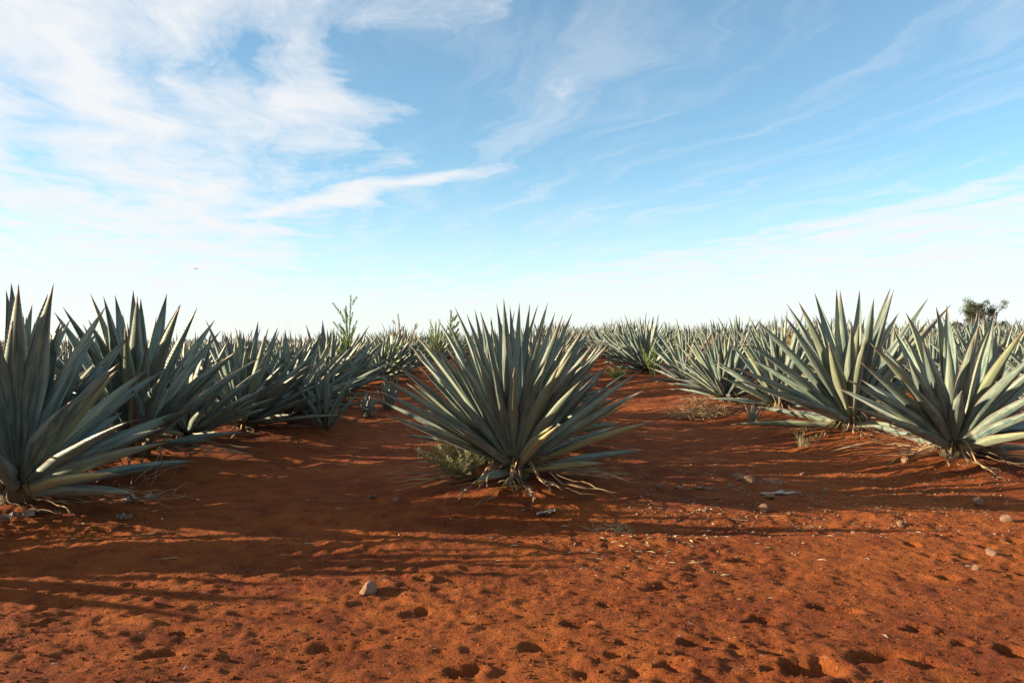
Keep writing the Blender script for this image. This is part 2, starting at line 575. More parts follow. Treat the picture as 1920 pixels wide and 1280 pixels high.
# ------------------------------------------------------------------ agave leaf meshes (unit length, along +X, upper face +Z)
def leaf_geo(nseg, nacross, bend, twist, teeth, wmax=0.075, seed=0):
    rr = random.Random(seed)
    V, Fc, UV = [], [], []
    ts = [(i / nseg) ** 0.9 for i in range(nseg + 1)]
    wob = rr.uniform(-0.012, 0.012)

    def half(t):
        if t < 0.12:
            w = 0.78 - 0.22 * sst(t / 0.12)
        elif t < 0.45:
            w = 0.56 + 0.44 * sst((t - 0.12) / 0.33)
        else:
            s_ = (t - 0.45) / 0.55
            w = (1 - s_ ** 1.55) * (1 - 0.12 * s_)
        return 0.5 * wmax * max(w, 0.012)

    def sst(x):
        x = min(1, max(0, x)); return x * x * (3 - 2 * x)

    def point(t, v, under):
        w = half(t)
        # channel: edges raised, more so near base and tip
        k = 0.66 + 0.34 * sst((t - 0.5) / 0.45) + 0.25 * (1 - sst(t / 0.3))
        z = w * k * (0.45 * v * v + 0.55 * abs(v) ** 1.35) * 1.25
        y = w * v * (1.06 - 0.16 * k * v * v)
        if under:
            th = (0.018 * (1 - t) ** 1.1 + 0.0035 * (1 - t) + 0.0006)
            z -= th * (1 - abs(v) ** 2.2)
        tw = twist * t
        y, z = y * math.cos(tw) - z * math.sin(tw), y * math.sin(tw) + z * math.cos(tw)
        z += bend * t * t + 0.25 * bend * math.sin(t * 3.1)
        y += wob * math.sin(t * 4.0)
        return (t, y, z)
    cols = [-1 + 2 * i / nacross for i in range(nacross + 1)]
    ring = [(v, False) for v in cols] + [(v, True) for v in cols[::-1][1:-1]]
    nr = len(ring)
    for t in ts:
        for v, un in ring:
            V.append(point(t, v, un)); UV.append((t, 0.5 + 0.5 * v))
    for i in range(nseg):
        for j in range(nr):
            j2 = (j + 1) % nr
            Fc.append((i * nr + j, i * nr + j2, (i + 1) * nr + j2, (i + 1) * nr + j)[::-1])
    Fc.append(tuple(range(nr)))
    Fc.append(tuple(nseg * nr + j for j in range(nr))[::-1])
    for i in range(teeth):
        t = 0.10 + 0.80 * (i + 0.5) / teeth
        for sd in (-1, 1):
            a = point(t - 0.0045, sd * 0.985, False); c_ = point(t + 0.0045, sd * 0.985, False)
            m = point(t + 0.003, sd, False)
            tip = (m[0], m[1] + sd * 0.0015, m[2] + 0.0002)
            n0 = len(V)
            V += [a, c_, tip]; UV += [(t, 0.5 + 0.5 * sd)] * 3
            Fc.append((n0, n0 + 1, n0 + 2))
    return np.array(V), Fc, np.array(UV)


BENDS = (-0.075, -0.04, -0.015, 0.02, 0.05, 0.09)
HI = []; LO = []; LO_GEO = []; HI_Y = []
for i, bd in enumerate(BENDS):
    for j, tw in enumerate((-0.35, 0.3)):
        g = leaf_geo(16, 6, bd, tw, 34, seed=i * 2 + j)
        HI.append(mesh_from('agave_leaf_large', *g, mats=[M_AGAVE]))
        HI_Y.append(mesh_from('agave_leaf_large_yellowing', *g, mats=[M_AGAVE_Y]))
        g = leaf_geo(8, 4, bd, tw, 0, seed=i * 2 + j)
        LO.append(mesh_from('agave_leaf_plain', *g, mats=[M_AGAVE]))
        LO_GEO.append(leaf_geo(5, 2, bd, tw, 0, seed=i * 2 + j))
NV = len(HI)


def leaf_matrix(base, dirv, L, W, roll=0.0):
    x = Vector(dirv).normalized()
    up = Vector((0, 0, 1))
    if x.z > 0.995:
        up = Vector((-0.3, 0.2, 1)).normalized()
    y = up.cross(x).normalized()
    z = x.cross(y)
    rot = Matrix((x, y, z)).transposed().to_4x4()
    k = W / 0.075
    return Matrix.Translation(base) @ rot @ Matrix.Rotation(roll, 4, 'X') @ Matrix.Diagonal((L, k, 0.5 * (L + k), 1))


# dry hanging leaves: ribbons that fall from the heart and lie on the soil (unit: metres)
def dry_geo(seed, reach, drop, z0):
    rr = random.Random(seed)
    n = 13
    V, Fc, UV = [], [], []
    ph = rr.uniform(0, 6); ph2 = rr.uniform(0, 6); amp = rr.uniform(0.01, 0.07); side = rr.uniform(-0.4, 0.4)
    wmax = rr.uniform(0.007, 0.019)
    knee = rr.choice((0.18, 0.25, 0.3, 0.45, 0.95))
    for i in range(n + 1):
        t = i / n
        x = 0.05 + reach * (t ** 0.9)
        if t < knee:
            s_ = t / knee
            z = z0 + 0.05 * math.sin(s_ * 1.6) * (1 - s_) * 2 - (z0 - drop) * (s_ ** 1.7)
        else:
            z = drop - 0.05 * (t - knee) + 0.014 * math.sin((t - knee) * 12 + ph) ** 2
        y = side * t * t + amp * math.sin(t * 5.5 + ph) * t
        w = wmax * (1.15 - 0.5 * t) * (0.75 + 0.35 * math.sin(t * 11 + ph2)) * (1 - max(0, t - 0.82) / 0.2)
        tw = 0.8 * math.sin(t * 3.0 + ph2) + t * rr.uniform(-0.2, 0.2)
        cy, cz = math.cos(tw), math.sin(tw)
        for (a, h) in ((-1, 0.35), (0, 0.0), (1, 0.35), (0, -0.28)):
            yy = a * w; zz = h * w
            V.append((x, y + yy * cy - zz * cz, z + yy * cz + zz * cy + 0.006)); UV.append((t, 0.5 + 0.5 * a))
    for i in range(n):
        for j in range(4):
            j2 = (j + 1) % 4
            Fc.append((i * 4 + j, i * 4 + j2, (i + 1) * 4 + j2, (i + 1) * 4 + j)[::-1])
    Fc.append((0, 1, 2, 3)); Fc.append(tuple(n * 4 + j for j in (3, 2, 1, 0)))
    return np.array(V), Fc, np.array(UV)


DRY = []
for i in range(26):
    rr = random.Random(140 + i)
    DRY.append(mesh_from('agave_dry_leaf', *dry_geo(200 + i, rr.uniform(0.55, 1.05), rr.uniform(-0.02, 0.02), rr.uniform(0.06, 0.16)), mats=[M_DRY]))


def core_mesh(name, r, h):
    prof = [(0.75, -0.12), (1.0, 0.0), (1.05, 0.35), (0.85, 0.7), (0.45, 0.95), (0.05, 1.05)]
    V, Fc = [], []
    ns = 14
    for (a, z) in prof:
        for k in range(ns):
            an = 2 * math.pi * k / ns
            rr = r * a * (1 + 0.10 * math.sin(an * 5 + z * 9))
            V.append((rr * math.cos(an), rr * math.sin(an), h * z))
    for i in range(len(prof) - 1):
        for k in range(ns):
            k2 = (k + 1) % ns
            Fc.append((i * ns + k, i * ns + k2, (i + 1) * ns + k2, (i + 1) * ns + k))
    Fc.append(tuple((len(prof) - 1) * ns + k for k in range(ns)))
    return mesh_from(name, V, Fc, np.zeros((len(V), 2)), [M_CORE])


CORE = core_mesh('agave_heart', 0.115, 0.24)


def rosette(seed, n, Lmax, W, emin=4, emax=87, pw=0.85):
    """leaf list (azimuth, elevation, length, width, variant, roll, base height)"""
    rr = random.Random(seed)
    out = []
    az0 = rr.uniform(0, 6.28)
    for i in range(n):
        f = (i + 0.5) / n
        el = emax + (emin - emax) * f ** pw + rr.uniform(-7, 7)
        az = az0 + i * 2.39996 + rr.uniform(-0.18, 0.18)
        ln = Lmax * (0.86 + 0.14 * math.sin(math.pi * min(1, f * 1.3))) * rr.uniform(0.78, 1.06)
        if f > 0.8:
            ln *= 0.9
        w = W * rr.uniform(0.85, 1.12) * (0.78 + 0.3 * min(1, f * 3))
        out.append((az, R(min(el, 89)), ln, w, rr.randrange(NV), rr.uniform(-0.25, 0.25), 0.20 - 0.15 * f))
    return out


def add_leaf(parent, az, el, L, W, var, roll, h, hi=False, yellow=False):
    d = Vector((math.cos(az) * math.cos(el), math.sin(az) * math.cos(el), math.sin(el)))
    rad = 0.085 * (0.35 + 0.65 * math.cos(el))
    base = Vector((math.cos(az) * rad, math.sin(az) * rad, h))
    me = (HI_Y if yellow else HI)[var] if hi else LO[var]
    o = bpy.data.objects.new('leaf', me)
    col.objects.link(o)
    o.parent = parent
    o.matrix_basis = leaf_matrix(base, d, L, W, roll)
    return o


def add_dry(parent, n, seed, sc=1.0):
    rr = random.Random(seed)
    for i in range(n):
        o = bpy.data.objects.new('dry_leaf', DRY[rr.randrange(len(DRY))])
        col.objects.link(o)
        o.parent = parent
        az = i * 2.39996 + rr.uniform(-0.4, 0.4)
        k = rr.uniform(0.75, 1.15) * sc
        o.matrix_basis = Matrix.Translation((0, 0, rr.uniform(0.0, 0.03))) @ Matrix.Rotation(az, 4, 'Z') @ Matrix.Diagonal((k, k * rr.choice((-1, 1)), k * rr.uniform(0.8, 1.1), 1))


def tip_leaf(parent, origin, px, py, L, W, side, rr, hi=True, yellow=False, h=None):
    """a leaf of about length L from the heart at origin towards the photographed tip; side -1 towards, +1 away from the viewer"""
    d = pix_dir(px, py)
    o0 = origin + Vector((0, 0, 0.15))
    oc = CAM - o0
    A = d.dot(d); B = 2 * oc.dot(d); C = oc.dot(oc)
    smin = -B / (2 * A)
    dmin2 = C - B * B / (4 * A)
    if L * L > dmin2:
        dl = math.sqrt((L * L - dmin2) / A)
        s_ = smin + side * dl
    else:
        s_ = smin
    tip = CAM + d * s_
    v = tip - o0
    el = math.asin(max(-1, min(1, v.z / v.length)))
    az = math.atan2(v.y, v.x)
    rad = 0.085 * (0.35 + 0.65 * math.cos(el))
    hh = 0.05 + 0.16 * math.sin(max(0, el))
    base = Vector((math.cos(az) * rad, math.sin(az) * rad, hh))
    vv = tip - (origin + base)
    var = rr.choice((4, 5, 6, 7, 8, 9)) if el > 0.4 else rr.choice((2, 3, 4, 5, 6, 7))
    me = (HI_Y if yellow else HI)[var]
    bend = BENDS[var // 2]
    o = bpy.data.objects.new('leaf', me)
    col.objects.link(o)
    o.parent = parent
    m = leaf_matrix(base, vv, vv.length, W, rr.uniform(-0.2, 0.2))
    # the mesh tip sits slightly off its axis: aim again so the tip lands where it should
    tip_l = m @ Vector((1, 0, bend * 1.01))
    corr = (vv + base) - tip_l
    m = leaf_matrix(base, vv + corr, (vv + corr).length, W, rr.uniform(-0.2, 0.2))
    o.matrix_basis = m
    return o


def hero(loc, tips, nfill, Lfill, W, seed, label, group, ndry=20, cs=1.0, fill_emin=6, drys=1.0):
    x, y = loc
    mound(x, y, 0.62, 0.045)
    z = surf(x, y) + 0.01
    t = empty('agave_plant', (x, y, z))
    tag(t, label, 'agave', group)
    rr = random.Random(seed)
    c_ = obj('heart', CORE, t)
    c_.scale = (cs, cs, cs)
    org = Vector((x, y, z))
    for tp in tips:
        px, py, L, side = tp[:4]
        yellow = len(tp) > 4 and 'y' in tp[4]
        tip_leaf(t, org, px, py, L, W * rr.uniform(0.88, 1.1), side, rr, yellow=yellow)
    for (az, el, L, w, var, roll, h) in rosette(seed, nfill, Lfill, W, fill_emin, 84):
        add_leaf(t, az, el, L, w, var, roll, h, hi=True, yellow=rr.random() < 0.05)
    add_dry(t, ndry, seed + 5, drys)
    return t


# ---- the four plants whose leaves the photograph shows one by one (tip pixel, length, side)
def cvt(lst, ox, oy, k):
    return [((ox + a[0] / k), (oy + a[1] / k)) + tuple(a[2:]) for a in lst]


G_END = 'agaves at the ends of the rows'
center_tips = cvt([
    (425, 95, 1.3, 1), (337, 160, 1.35, 1), (492, 135, 1.3, -1), (555, 120, 1.25, 1), (640, 80, 1.3, 1), (672, 50, 1.35, -1),
    (715, 90, 1.3, 1), (770, 75, 1.3, 1), (822, 75, 1.35, 1), (912, 70, 1.35, -1), (948, 125, 1.35, 1), (990, 140, 1.3, -1),
    (1032, 130, 1.35, 1), (1015, 235, 1.2, 1), (1120, 180, 1.35, -1), (1142, 200, 1.35, 1), (1150, 280, 1.3, -1), (1228, 285, 1.35, -1),
    (1230, 395, 1.3, 1), (1405, 425, 1.3, 1), (1420, 530, 1.3, -1), (1330, 605, 1.05, -1, 'y'), (1480, 690, 1.15, -1, 'y'), (1430, 845, 1.15, 1),
    (1220, 915, .8, -1, 'y'), (610, 170, 1.3, 1), (300, 265, 1.3, -1), (210, 230, 1.35, 1), (215, 340, 1.3, 1), (95, 380, 1.35, -1),
    (45, 465, 1.35, -1), (40, 540, 1.3, -1), (10, 578, 1.3, 1), (60, 660, 1.2, -1), (735, 410, 1.05, -1), (870, 270, 1.2, -1), (970, 390, 1.15, -1),
    (390, 330, 1.2, -1), (520, 300, 1.2, -1), (450, 400, 1.15, -1), (590, 260, 1.2, -1), (800, 330, 1.15, 1), (690, 250, 1.2, -1),
    (900, 370, 1.1, -1), (1040, 330, 1.2, -1), (330, 470, 1.15, -1), (640, 430, 1.0, -1), (1090, 480, 1.1, -1), (230, 620, 1.1, -1), (940, 715, .75, -1, 'y'),
], 700, 540, 2.783)
hero((0.02, 5.95), center_tips, 26, 1.02, 0.088, 21,
     'dense agave with many narrow leaves standing alone, grey-green weed at its base', G_END, 58, 0.95, 10, 1.05)

r1_tips = cvt([
    (1105, 135, 1.4, 1), (1200, 145, 1.4, 1), (1195, 125, 1.4, 1), (1443, 160, 1.4, 1), (870, 250, 1.4, 1), (945, 165, 1.45, 1), (750, 335, 1.4, -1),
    (690, 440, 1.35, -1), (635, 545, 1.35, -1), (700, 540, 1.3, 1), (630, 690, 1.25, -1), (1255, 600, .85, -1), (1330, 290, 1.25, -1),
    (1360, 150, 1.4, 1), (1500, 330, 1.35, 1), (1620, 250, 1.4, -1), (1690, 380, 1.4, -1), (1760, 480, 1.4, 1), (1780, 580, 1.35, -1), (1800, 680, 1.35, -1),
    (1760, 760, 1.3, 1), (1790, 830, 1.25, -1), (1040, 330, 1.3, -1), (960, 420, 1.25, -1), (730, 790, 1.1, 1), (860, 780, 1.0, -1), (1680, 930, 1.1, 1),
], 1380, 530, 2.976)
hero((3.9, 7.02), r1_tips, 16, 1.1, 0.138, 33,
     'broad-leaved pale agave at the row end with tangled dry roots over a rock', G_END, 44, 0.95, 8, 1.05)

r2_tips = cvt([
    (450, 55, 1.6, 1), (555, 35, 1.6, 1), (583, 35, 1.6, -1), (690, 40, 1.6, 1), (775, 85, 1.5, -1), (862, 25, 1.65, 1), (890, 35, 1.65, -1),
    (343, 100, 1.6, -1), (280, 115, 1.6, 1), (260, 180, 1.6, -1), (435, 180, 1.45, 1), (105, 205, 1.6, -1), (60, 330, 1.6, -1), (0, 475, 1.55, -1),
    (0, 540, 1.5, -1), (1075, 85, 1.65, 1), (1205, 120, 1.8, 1), (905, 165, 1.5, 1), (1080, 205, 1.6, 1), (725, 300, 1.35, -1), (-30, 790, 1.3, -1),
    (80, 690, 1.3, 1), (1000, 330, 1.4, 1), (520, 330, 1.3, -1), (1120, 420, 1.5, 1), (640, 230, 1.4, -1),
], 1380, 530, 2.976)
hero((3.92, 9.2), r2_tips, 16, 1.25, 0.145, 44,
     'tall pale agave with upright leaf fan, second in its row from the open ground', G_END, 36, 0.95, 8, 1.1)

l1_tips = cvt([
    (30, 85, 1.45, 1), (58, 55, 1.5, 1), (85, 60, 1.45, -1), (225, 105, 1.5, 1), (262, 60, 1.5, -1), (260, 125, 1.45, 1), (310, 240, 1.4, 1),
    (60, 235, 1.2, -1), (505, 165, 1.5, 1), (635, 290, 1.5, 1), (575, 430, 1.35, -1), (790, 465, 1.5, 1), (620, 715, 1.25, -1), (940, 650, 1.6, 1),
    (790, 820, 1.3, -1), (945, 905, 1.5, 1), (660, 1065, 1.15, -1), (-60, 120, 1.45, 1), (-140, 60, 1.5, -1), (-200, 200, 1.5, 1), (-330, 330, 1.5, 1),
    (150, 205, 1.45, 1), (150, 155, 1.5, 1), (-420, 500, 1.45, -1), (-450, 700, 1.4, 1), (560, 970, 1.0, -1, 'y'), (-20, 330, 1.1, -1), (430, 330, 1.4, 1),
], 0, 510, 2.56)
hero((-3.22, 5.2), l1_tips, 18, 1.15, 0.145, 55,
     'big dark blue-green agave at the row end, toothed leaf edges, bleached litter underneath', G_END, 34, 1.0, 10, 0.95)

l2_tips = cvt([
    (435, 100, 1.5, 1), (507, 120, 1.5, -1), (547, 110, 1.5, 1), (645, 85, 1.55, 1), (660, 115, 1.5, -1), (683, 125, 1.5, 1), (797, 105, 1.6, 1),
    (870, 155, 1.6, -1), (580, 200, 1.4, 1), (600, 260, 1.3, -1), (310, 170, 1.5, -1), (430, 230, 1.3, -1), (1035, 230, 1.7, 1), (1145, 375, 1.6, -1),
    (200, 390, 1.4, -1), (860, 160, 1.6, 1), (760, 500, 1.2, -1), (935, 645, 1.4, -1), (250, 190, 1.5, 1), (700, 330, 1.3, -1),
], 0, 510, 2.56)
hero((-3.3, 7.0), l2_tips, 22, 1.3, 0.14, 66,
     'tall dark upright agave, third from the open ground in the dark shaded row', G_END, 26, 0.95, 8, 1.0)

# ------------------------------------------------------------------ the rest of the field
PROTOS = []
for i in range(7):
    rr = random.Random(300 + i)
    PROTOS.append(rosette(400 + i, rr.choice((44, 50, 56)), rr.uniform(1.22, 1.38), rr.uniform(0.100, 0.125), 5, 88, rr.uniform(0.92, 1.25)))


def joined(seed, leaves, name):
    sp_ = Soup()
    for (az, el, L, w, var, roll, h) in leaves:
        d = Vector((math.cos(az) * math.cos(el), math.sin(az) * math.cos(el), math.sin(el)))
        m = np.array(leaf_matrix(Vector((math.cos(az) * 0.05, math.sin(az) * 0.05, h)), d, L, w, roll))
        v, f, uv = LO_GEO[var]
        v = v @ m[:3, :3].T + m[:3, 3]
        sp_.add(v, f, uv)
    return sp_


FAR_MESH = [joined(i, PROTOS[i], '').mesh('agave_rosette', [M_AGAVE]) for i in range(len(PROTOS))]

hero_spots = [(0.02, 5.95), (3.9, 7.02), (3.92, 9.2), (-3.22, 5.2), (-3.3, 7.0)]
spots = []
for k in ROW_KS:
    rr = random.Random(900 + k)
    v = 6.0 + 0.22 * float(row_x(k, 6.0))
    if k == 0: v = 5.95
    if k == 1: v = 7.0
    if k == -1: v = 5.2
    n = 0
    while v < 175:
        sc = rr.uniform(0.84, 1.06) * (0.88 if k == 0 else 1.0) * (0.86 if k < -1 and v > 8.3 or k < 0 and (v > 16 or v < 6.8) else 0.93 if k < 0 and v > 8.3 else 1.0)
        y = v + rr.uniform(-0.2, 0.2)
        x = float(row_x(k, y)) + rr.uniform(-0.25, 0.25)
        if rr.random() > 0.04 or v < 12:
            spots.append((k, n, x, y, sc))
        v += (0.98 if v < 20 else 1.25) if k < 1 else 1.5
        n += 1

GAP = (-3.85, 6.1)
spots.append((-1, 0, -4.1, 4.0, 0.97))      # unseen plant added past the row end to shade the left foreground
spots.append((-1, 1, GAP[0], GAP[1], 0.86))  # extra plant added in the row gap to keep sun off the path

ORD = ['first', 'second', 'third', 'fourth', 'fifth', 'sixth', 'seventh', 'eighth', 'ninth', 'tenth', 'eleventh', 'twelfth']
ROW_NAME = {-1: 'in the dark shaded row', 0: 'in the row behind the lone weedy agave', 1: 'in the pale sunlit row',
            2: 'in the second sunlit row', -2: 'in the second shaded row'}
cand = []
for (k, n, x, y, sc) in spots:
    if (x, y) != GAP and any((x - hx) ** 2 + (y - hy) ** 2 < 0.98 ** 2 for hx, hy in hero_spots):
        continue
    px = 960 + F * x / y
    cand.append((k, n, x, y, sc, px))
cand.sort(key=lambda c_: c_[3])
single = []; mass = []
for c_ in cand:
    k, n, x, y, sc, px = c_
    margin = F * 1.5 / y
    inview = -margin < px < 1920 + margin
    if not inview:
        # neighbours just outside the frame that stand between the sun and the ground in view
        if x < 0 and x > -15 and y < 22:
            single.append((c_, False))
        continue
    if len([1 for s_ in single if s_[1]]) < 285:
        single.append((c_, True))
    else:
        mass.append(c_)

for (c_, inview) in single:
    k, n, x, y, sc, px = c_
    rr = random.Random(int(x * 1000) + int(y * 77))
    if y < 14 and inview:
        mound(x, y, 0.6, 0.05)
    z = surf(x, y) + 0.01
    pi = rr.randrange(len(PROTOS)); rz = rr.uniform(0, 6.28)
    detailed = inview and y < 18.5
    if not inview:
        label, group = 'blue-green agave of the rows beyond the dark row end', 'agaves beside the dark row end'
    elif abs(k) <= 2 and y < 22:
        nn = sum(1 for s_, iv in single if iv and s_[0] == k and s_[3] < y) + sum(1 for hy in {0: (5.95,), 1: (7.02, 9.2), -1: (5.2, 7.0)}.get(k, ()) if hy < y)
        word = ORD[nn] if nn < len(ORD) else None
        look = rr.choice(('blue-green', 'grey-green', 'waxy blue-green', 'stiff grey-green'))
        if word:
            label, group = f'{look} agave, {word} from the open ground {ROW_NAME[k]}', 'agaves in the planted rows'
        else:
            label, group = f'blue-green agave far up {ROW_NAME[k][3:]}', f'agaves far up {ROW_NAME[k][3:]}'
    elif k < 0:
        label, group = 'small-looking agave in the distant shaded rows under the white sky', 'agaves in the distant shaded rows'
    elif k == 0:
        label, group = 'agave far up the row behind the lone weedy agave', 'agaves far up the middle row'
    else:
        label, group = 'pale agave in the distant sunlit rows below the lone tree', 'agaves in the distant sunlit rows'
    if detailed:
        t = empty('agave_plant', (x, y, z), rz, sc)
        if k == -1:
            t.scale = (sc * 1.16, sc * 1.16, sc * 0.97)
        tag(t, label, 'agave', group)
        obj('heart', CORE, t)
        for lf in PROTOS[pi]:
            add_leaf(t, *lf)
        add_dry(t, (28 if k == 1 else 18) if y < 13.5 else 9, rr.randrange(9999), 0.95)
    else:
        o = obj('agave_plant', FAR_MESH[pi])
        o.location = (x, y, z); o.rotation_euler = (0, 0, rz); o.scale = (sc, sc, sc)
        tag(o, label, 'agave', group)

# the far mass of rows nobody could count
tiny = []
for i in range(4):
    tiny.append(joined(i, rosette(700 + i, 26, 1.4, 0.15, 12, 87), ''))
fm = Soup()
tv = [(np.concatenate(t_.v), t_.f, np.concatenate(t_.uv)) for t_ in tiny]
mv, mf, muv, cnt = [], [], [], 0
for (k, n, x, y, sc, px) in mass:
    v, f, uv = tv[random.randrange(4)]
    a = random.uniform(0, 6.28)
    ca, sa = math.cos(a) * sc, math.sin(a) * sc
    w = np.column_stack((v[:, 0] * ca - v[:, 1] * sa + x, v[:, 0] * sa + v[:, 1] * ca + y, v[:, 2] * sc + surf(x, y)))
    mv.append(w); muv.append(uv)
    mf.extend([tuple(i + cnt for i in q_) for q_ in f]); cnt += len(v)
if mv:
    o = obj('agave_field', mesh_from('agave_field', np.concatenate(mv), mf, np.concatenate(muv), [M_AGAVE]))
    tag(o, 'far-off rows of agave merging into one spiky band along the skyline', 'agave field', None, 'stuff')

# young offsets growing beside the rows
pup_leaves = rosette(801, 17, 0.62, 0.075, 42, 88)
pups = [(608, 806, 1.2, 'tall young agave shoot at the foot of the dark row'),
        (690, 782, 0.62, 'small young agave shoot among dry leaves beside the dark row'),
        (728, 768, 0.8, 'young agave shoot beside the dark row, deeper along the path'),
        (1412, 790, 0.4, 'tiny agave offset sprouting at the foot of the pale row')]
for i, (px, py, sc, lb) in enumerate(pups):
    p = pix_ground(px, py)
    t = empty('young_agave', (p.x, p.y, surf(p.x, p.y) - 0.05), i * 1.3, sc)
    tag(t, lb, 'agave', 'young agave shoots')
    for lf in rosette(801 + i, 16, 0.62, 0.075, 48, 88):
        add_leaf(t, *lf)

# ------------------------------------------------------------------ finish the ground sheet
ny, nx = GX.shape
gv = np.column_stack((GX.ravel(), GY.ravel(), GZ.ravel())).astype(np.float32)
ii = np.arange(ny * nx).reshape(ny, nx)
quads = np.stack((ii[:-1, :-1], ii[:-1, 1:], ii[1:, 1:], ii[1:, :-1]), -1).reshape(-1, 4).astype(np.int32)
me = bpy.data.meshes.new('ground')
me.vertices.add(len(gv)); me.vertices.foreach_set('co', gv.ravel())
me.loops.add(quads.size); me.loops.foreach_set('vertex_index', quads.ravel())
me.polygons.add(len(quads)); me.polygons.foreach_set('loop_start', np.arange(0, quads.size, 4, dtype=np.int32))
me.polygons.foreach_set('use_smooth', np.ones(len(quads), bool))
me.update(); me.validate()
g = obj('ground', me, mat=M_SOIL)
g['kind'] = 'structure'
g['label'] = 'bare red soil field, churned and pitted, with low planted ridges'
g['category'] = 'ground'

# ------------------------------------------------------------------ weeds
def blade(p, d, L, w, curl=0.2, nrm=None):
    """a thin pointed leaf with a folded midrib"""
    d = Vector(d).normalized()
    ref = Vector((0, 0, 1)) if abs(d.z) < 0.95 else Vector((1, 0, 0))
    s_ = d.cross(ref).normalized(); u_ = s_.cross(d)
    p = Vector(p)
    m = p + d * (L * 0.45) + u_ * (L * curl * 0.3); e = p + d * L - u_ * (L * curl * 0.35)
    return [tuple(p), tuple(m + s_ * w + u_ * w * 0.5), tuple(m), tuple(m - s_ * w + u_ * w * 0.5), tuple(e)], [(0, 2, 1), (0, 3, 2), (1, 2, 4), (2, 3, 4)]


def weed(name, loc, h, spread, nst, leaf_len, leaf_w, per_m, mat, stem_mat, label, seed, group=None, lean=(0, 0), bare=0.1, side_br=0, updir=0.5, stem_r=0.004, cat='weed', wob=0.12):
    rr = random.Random(seed)
    t = empty(name, loc)
    tag(t, label, cat, group)
    st = Soup(); lf = Soup()

    def stem(p0, d0, L, r0, droop, depth=0):
        n = 8
        p = Vector(p0); d = Vector(d0).normalized(); pts = [p.copy()]
        for i in range(n):
            d = (d + Vector((rr.uniform(-wob, wob), rr.uniform(-wob, wob), rr.uniform(-.08, .08) - droop * wob * 8))).normalized()
            p = p + d * (L / n); pts.append(p.copy())
        st.add(*tube(pts, [r0 * (1 - 0.75 * i / n) for i in range(n + 1)], 4))
        nl = max(3, int(L * per_m))
        for i in range(nl):
            f = bare + (1 - bare) * (i + rr.random()) / nl
            k = min(n - 1, int(f * n)); q_ = pts[k].lerp(pts[k + 1], f * n - k)
            tdir = (pts[k + 1] - pts[k]).normalized()
            a = rr.uniform(0, 6.283)
            ref = Vector((math.cos(a), math.sin(a), rr.uniform(-.2, .5)))
            dd = (ref * (1 - updir) + tdir * updir).normalized()
            lf.add(*blade(q_, dd, leaf_len * rr.uniform(0.6, 1.25) * (1.1 - 0.5 * f), leaf_w * rr.uniform(0.7, 1.2), rr.uniform(-.2, .4)))
        if depth < 1:
            for i in range(side_br):
                f = rr.uniform(0.25, 0.9); k = int(f * n)
                a = rr.uniform(0, 6.283)
                dd = (pts[min(n, k + 1)] - pts[k]).normalized() * 0.8 + Vector((math.cos(a), math.sin(a), 0.15)) * 0.55
                stem(pts[k], dd, L * rr.uniform(0.18, 0.36) * (1.2 - f * 0.6), r0 * 0.5, droop * 0.5, 1)
    for i in range(nst):
        a = rr.uniform(0, 6.283); q_ = spread * math.sqrt(rr.random())
        d0 = Vector((math.cos(a) * q_ + lean[0], math.sin(a) * q_ + lean[1], 1))
        stem((rr.uniform(-.03, .03) * (1 + spread), rr.uniform(-.03, .03) * (1 + spread), -0.02), d0, h * rr.uniform(0.7, 1.0), stem_r, rr.uniform(0, 0.03))
    obj('stem', st.mesh('weed_stem', [stem_mat]), t)
    obj('foliage', lf.mesh('weed_foliage', [mat], smooth=False), t)
    return t


def at(px, d, dz=0.0):
    x = (px - 960) / F * d
    return (x, d, surf(x, d) + dz)


def px_xy(px, py):
    p = pix_ground(px, py)
    return (p.x, p.y, surf(p.x, p.y))


# grey-green shrubby weed leaning against the lone agave
weed('bushy_weed', (-0.36, 5.93, surf(-0.36, 5.93)), 0.46, 1.0, 40, 0.048, 0.0042, 190, M_WEED, M_TWIG,
     'grey-green needle-leaved weed growing against the lone agave', 5, lean=(-.25, -.2), bare=0.12, side_br=2, updir=0.45, stem_r=0.003)
weed('flower_stalk', (-0.30, 6.0, surf(-0.3, 6.0)), 0.72, 0.5, 6, 0.022, 0.0045, 38, M_WEED_Y, M_TWIG,
     'thin dried flower stalks rising through the leaves of the lone agave', 6, lean=(-.55, -.1), bare=0.45, updir=0.3, stem_r=0.002)
weed('grass_tuft', (0.02, 5.72, surf(0.02, 5.72)), 0.10, 0.9, 9, 0.035, 0.006, 90, M_WEED_G, M_WEED_G,
     'little green sprout among dry leaves under the lone agave', 7, stem_r=0.0015)
weed('grass_tuft', px_xy(1512, 838), 0.24, 1.2, 14, 0.07, 0.003, 60, M_WEED, M_TWIG,
     'scrubby grey-green weed at the foot of the tall pale agave', 8, stem_r=0.002)
weed('tall_weed', at(655, 13.6), 2.05, 0.06, 4, 0.075, 0.0055, 170, M_WEED_G, M_WEED_G,
     'tall feathery weed standing above the dark row against the sky', 9, bare=0.30, side_br=10, updir=0.62, stem_r=0.007, wob=0.035)
weed('tall_weed', at(846, 21), 1.75, 0.05, 1, 0.11, 0.010, 190, M_WEED_G, M_WEED_G,
     'pale green plume-shaped weed beside the lone agave, on the skyline', 10, bare=0.45, side_br=10, updir=0.55, stem_r=0.009, wob=0.02)
weed('dry_weed', at(757, 19), 1.62, 0.12, 3, 0.06, 0.016, 70, M_WEED_Y, M_TWIG,
     'dry seed-headed weed on the skyline at the end of the dark row', 12, bare=0.6, side_br=6, updir=0.3, stem_r=0.006)
